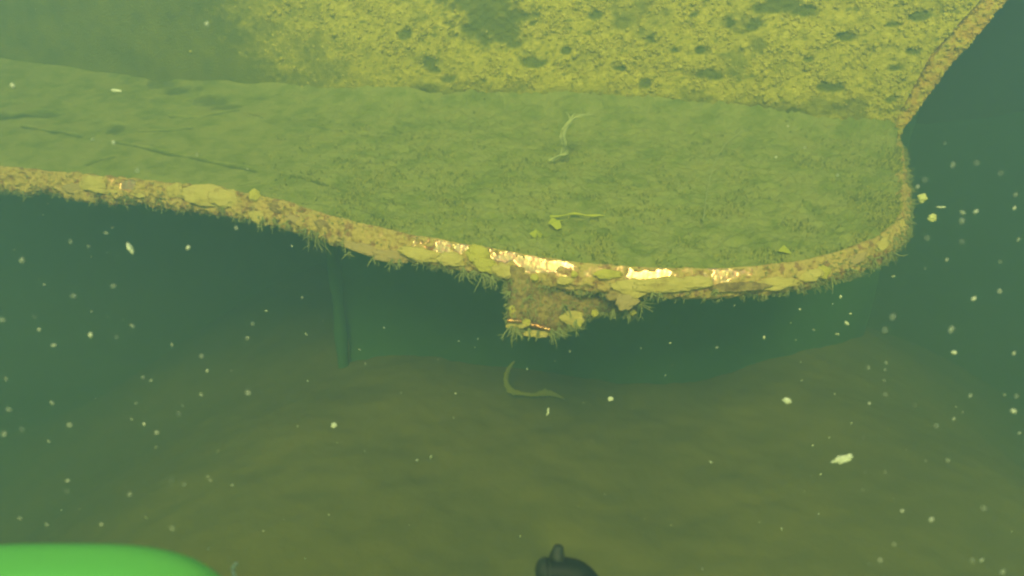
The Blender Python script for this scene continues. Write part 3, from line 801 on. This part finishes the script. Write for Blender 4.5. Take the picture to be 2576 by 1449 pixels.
for k, (x, y, s) in enumerate(flakes):
    blur = (x < 640 or x > 2150)
    d = random.uniform(.26, .46) if blur else random.uniform(.5, .78)
    if y < 700 and 600 < x < 2270: d = random.uniform(.55, .8)
    o = bpy.data.objects.new('drifting_flake', protos[k % 6]); COL.objects.link(o)
    o.location = at(x, y, d)
    r = s * .5 * d / F * (.85 if blur else .8)
    o.scale = (r, r, r)
    o.rotation_euler = (random.uniform(-.4, .4), random.uniform(0, 6.28), random.uniform(-.4, .4))
    kind_ = 'bright white' if k % 6 < 2 else 'faint grey'
    if y < 640 and x < 2250: where = 'in front of the silted plate'
    elif x > 2150: where = 'off the rounded tip of the plate' if y < 820 else 'over the mud beyond the ragged flake'
    elif x < 700: where = 'below the beige sponges' if y < 1000 else 'over the mud beside the green float'
    else: where = 'in the shade under the bracket' if y < 1000 else 'over the mud around the gripper arm'
    tag(o, 'small ' + kind_ + ' flake drifting ' + where, 'flake', kind_ + ' flakes ' + where)
def special(px_, py_, w, h_, d, label, material, tilt=0, seed=1, amp=.5):
    o = blob(px_, py_, w, h_, 'drifting_flake', material, None, d, .6, seed, tilt, amp)
    return tag(o, label, 'flake')
special(2120, 1155, 27, 9, .5, 'largest ragged white flake with a torn tail drifting beyond the bracket', M['flake'], .3, 201, .6)
special(1980, 1008, 11, 7, .5, 'bright cream oval flake drifting between the bracket and the ragged white flake', M['flake'], -.15, 202, .3)
special(840, 1070, 7, 7, .55, 'bright round white flake drifting low over the mud', M['flake'], 0, 203, .3)
special(1536, 1003, 7, 5, .6, 'white lumpy flake drifting beside the curled weed frond', M['flake'], 0, 204, .5)
special(2320, 498, 11, 12, .7, 'upper of two large yellowish flakes off the rounded plate tip', M['flake_y'], 0, 205, .35)
special(2345, 548, 11, 10, .7, 'lower of two large yellowish flakes off the rounded plate tip', M['flake_y'], .3, 206, .35)
special(292, 228, 14, 4, .7, 'slender white flake drifting in front of the hazy plate end', M['flake'], -.1, 207, .3)
special(328, 625, 6, 15, .5, 'long slanting translucent flake drifting below the beige sponge', M['flake'], .5, 208, .3)
special(2367, 521, 12, 2.2, .6, 'thin needle-like flake drifting off the rounded plate tip', M['flake'], 0, 209, .2)
mb = MB(); hd = .36
mb.tube([tuple(at(x, y, hd)) for x, y in [(597, 1415), (590, 1421), (585, 1430), (586, 1440), (590, 1449), (595, 1454)]], [.0004, .0008, .0009, .0009, .0008, .0004], 7)
tag(mb.build('curled_fibre', M['flake']), 'curled pale fibre floating beside the green float block', 'fibre')
mb = MB()
mb.tube([tuple(at(x, y, .6)) for x, y in [(1381, 1026), (1378, 1033), (1380, 1038), (1374, 1046)]], [.0005, .0011, .0010, .0004], 7)
tag(mb.build('curled_fibre', M['flake']), 'short bent white fibre drifting under the curled weed frond', 'fibre')

mb = MB()
for _ in range(2600):
    p = np.array([random.uniform(-1.3, 1.3), random.uniform(.2, 1.6), random.uniform(.05, 1.2)])
    d = np.linalg.norm(p - CAM)
    if d < .3: continue
    if abs(p[0] - .1) < .45 and random.random() < .6: continue
    r = random.uniform(.00025, .0008) * (1.4 if random.random() < .1 else 1)
    mb.add(ICO1[0][:12] * r * RNG.uniform(.5, 1.3, 3) + p, ICO1[1])
tag(mb.build('silt_specks', M['flake_dim']), 'tiny pale specks of silt hanging in the water', 'silt', kind='stuff')

# ------------------------------------------------------------------ the murky water
zt_, zb_ = 1.50, -2.3
mb = MB()
a = 9.6
vs = [(x, y, z) for z in (zb_, zt_) for x, y in ((-a, -a + 1.2), (a, -a + 1.2), (a, a + 1.2), (-a, a + 1.2))]
mb.add(vs, [(3, 2, 1, 0), (4, 5, 6, 7), (0, 1, 5, 4), (1, 2, 6, 5), (2, 3, 7, 6), (3, 0, 4, 7)])
hm = bpy.data.materials.new('murky_water'); hm.use_nodes = True
nt = hm.node_tree; nt.nodes.remove(nt.nodes['Principled BSDF'])
pv = nt.nodes.new('ShaderNodeVolumePrincipled')
pv.inputs['Color'].default_value = (.145, .255, .40, 1)
pv.inputs['Absorption Color'].default_value = (.30, .42, .0, 1)
pv.inputs['Density'].default_value = .93
pv.inputs['Anisotropy'].default_value = .25
nt.links.new(pv.outputs['Volume'], nt.nodes['Material Output'].inputs['Volume'])
tag(mb.build('haze', hm, smooth=False), 'murky green water filling the whole scene', 'water', kind='stuff')
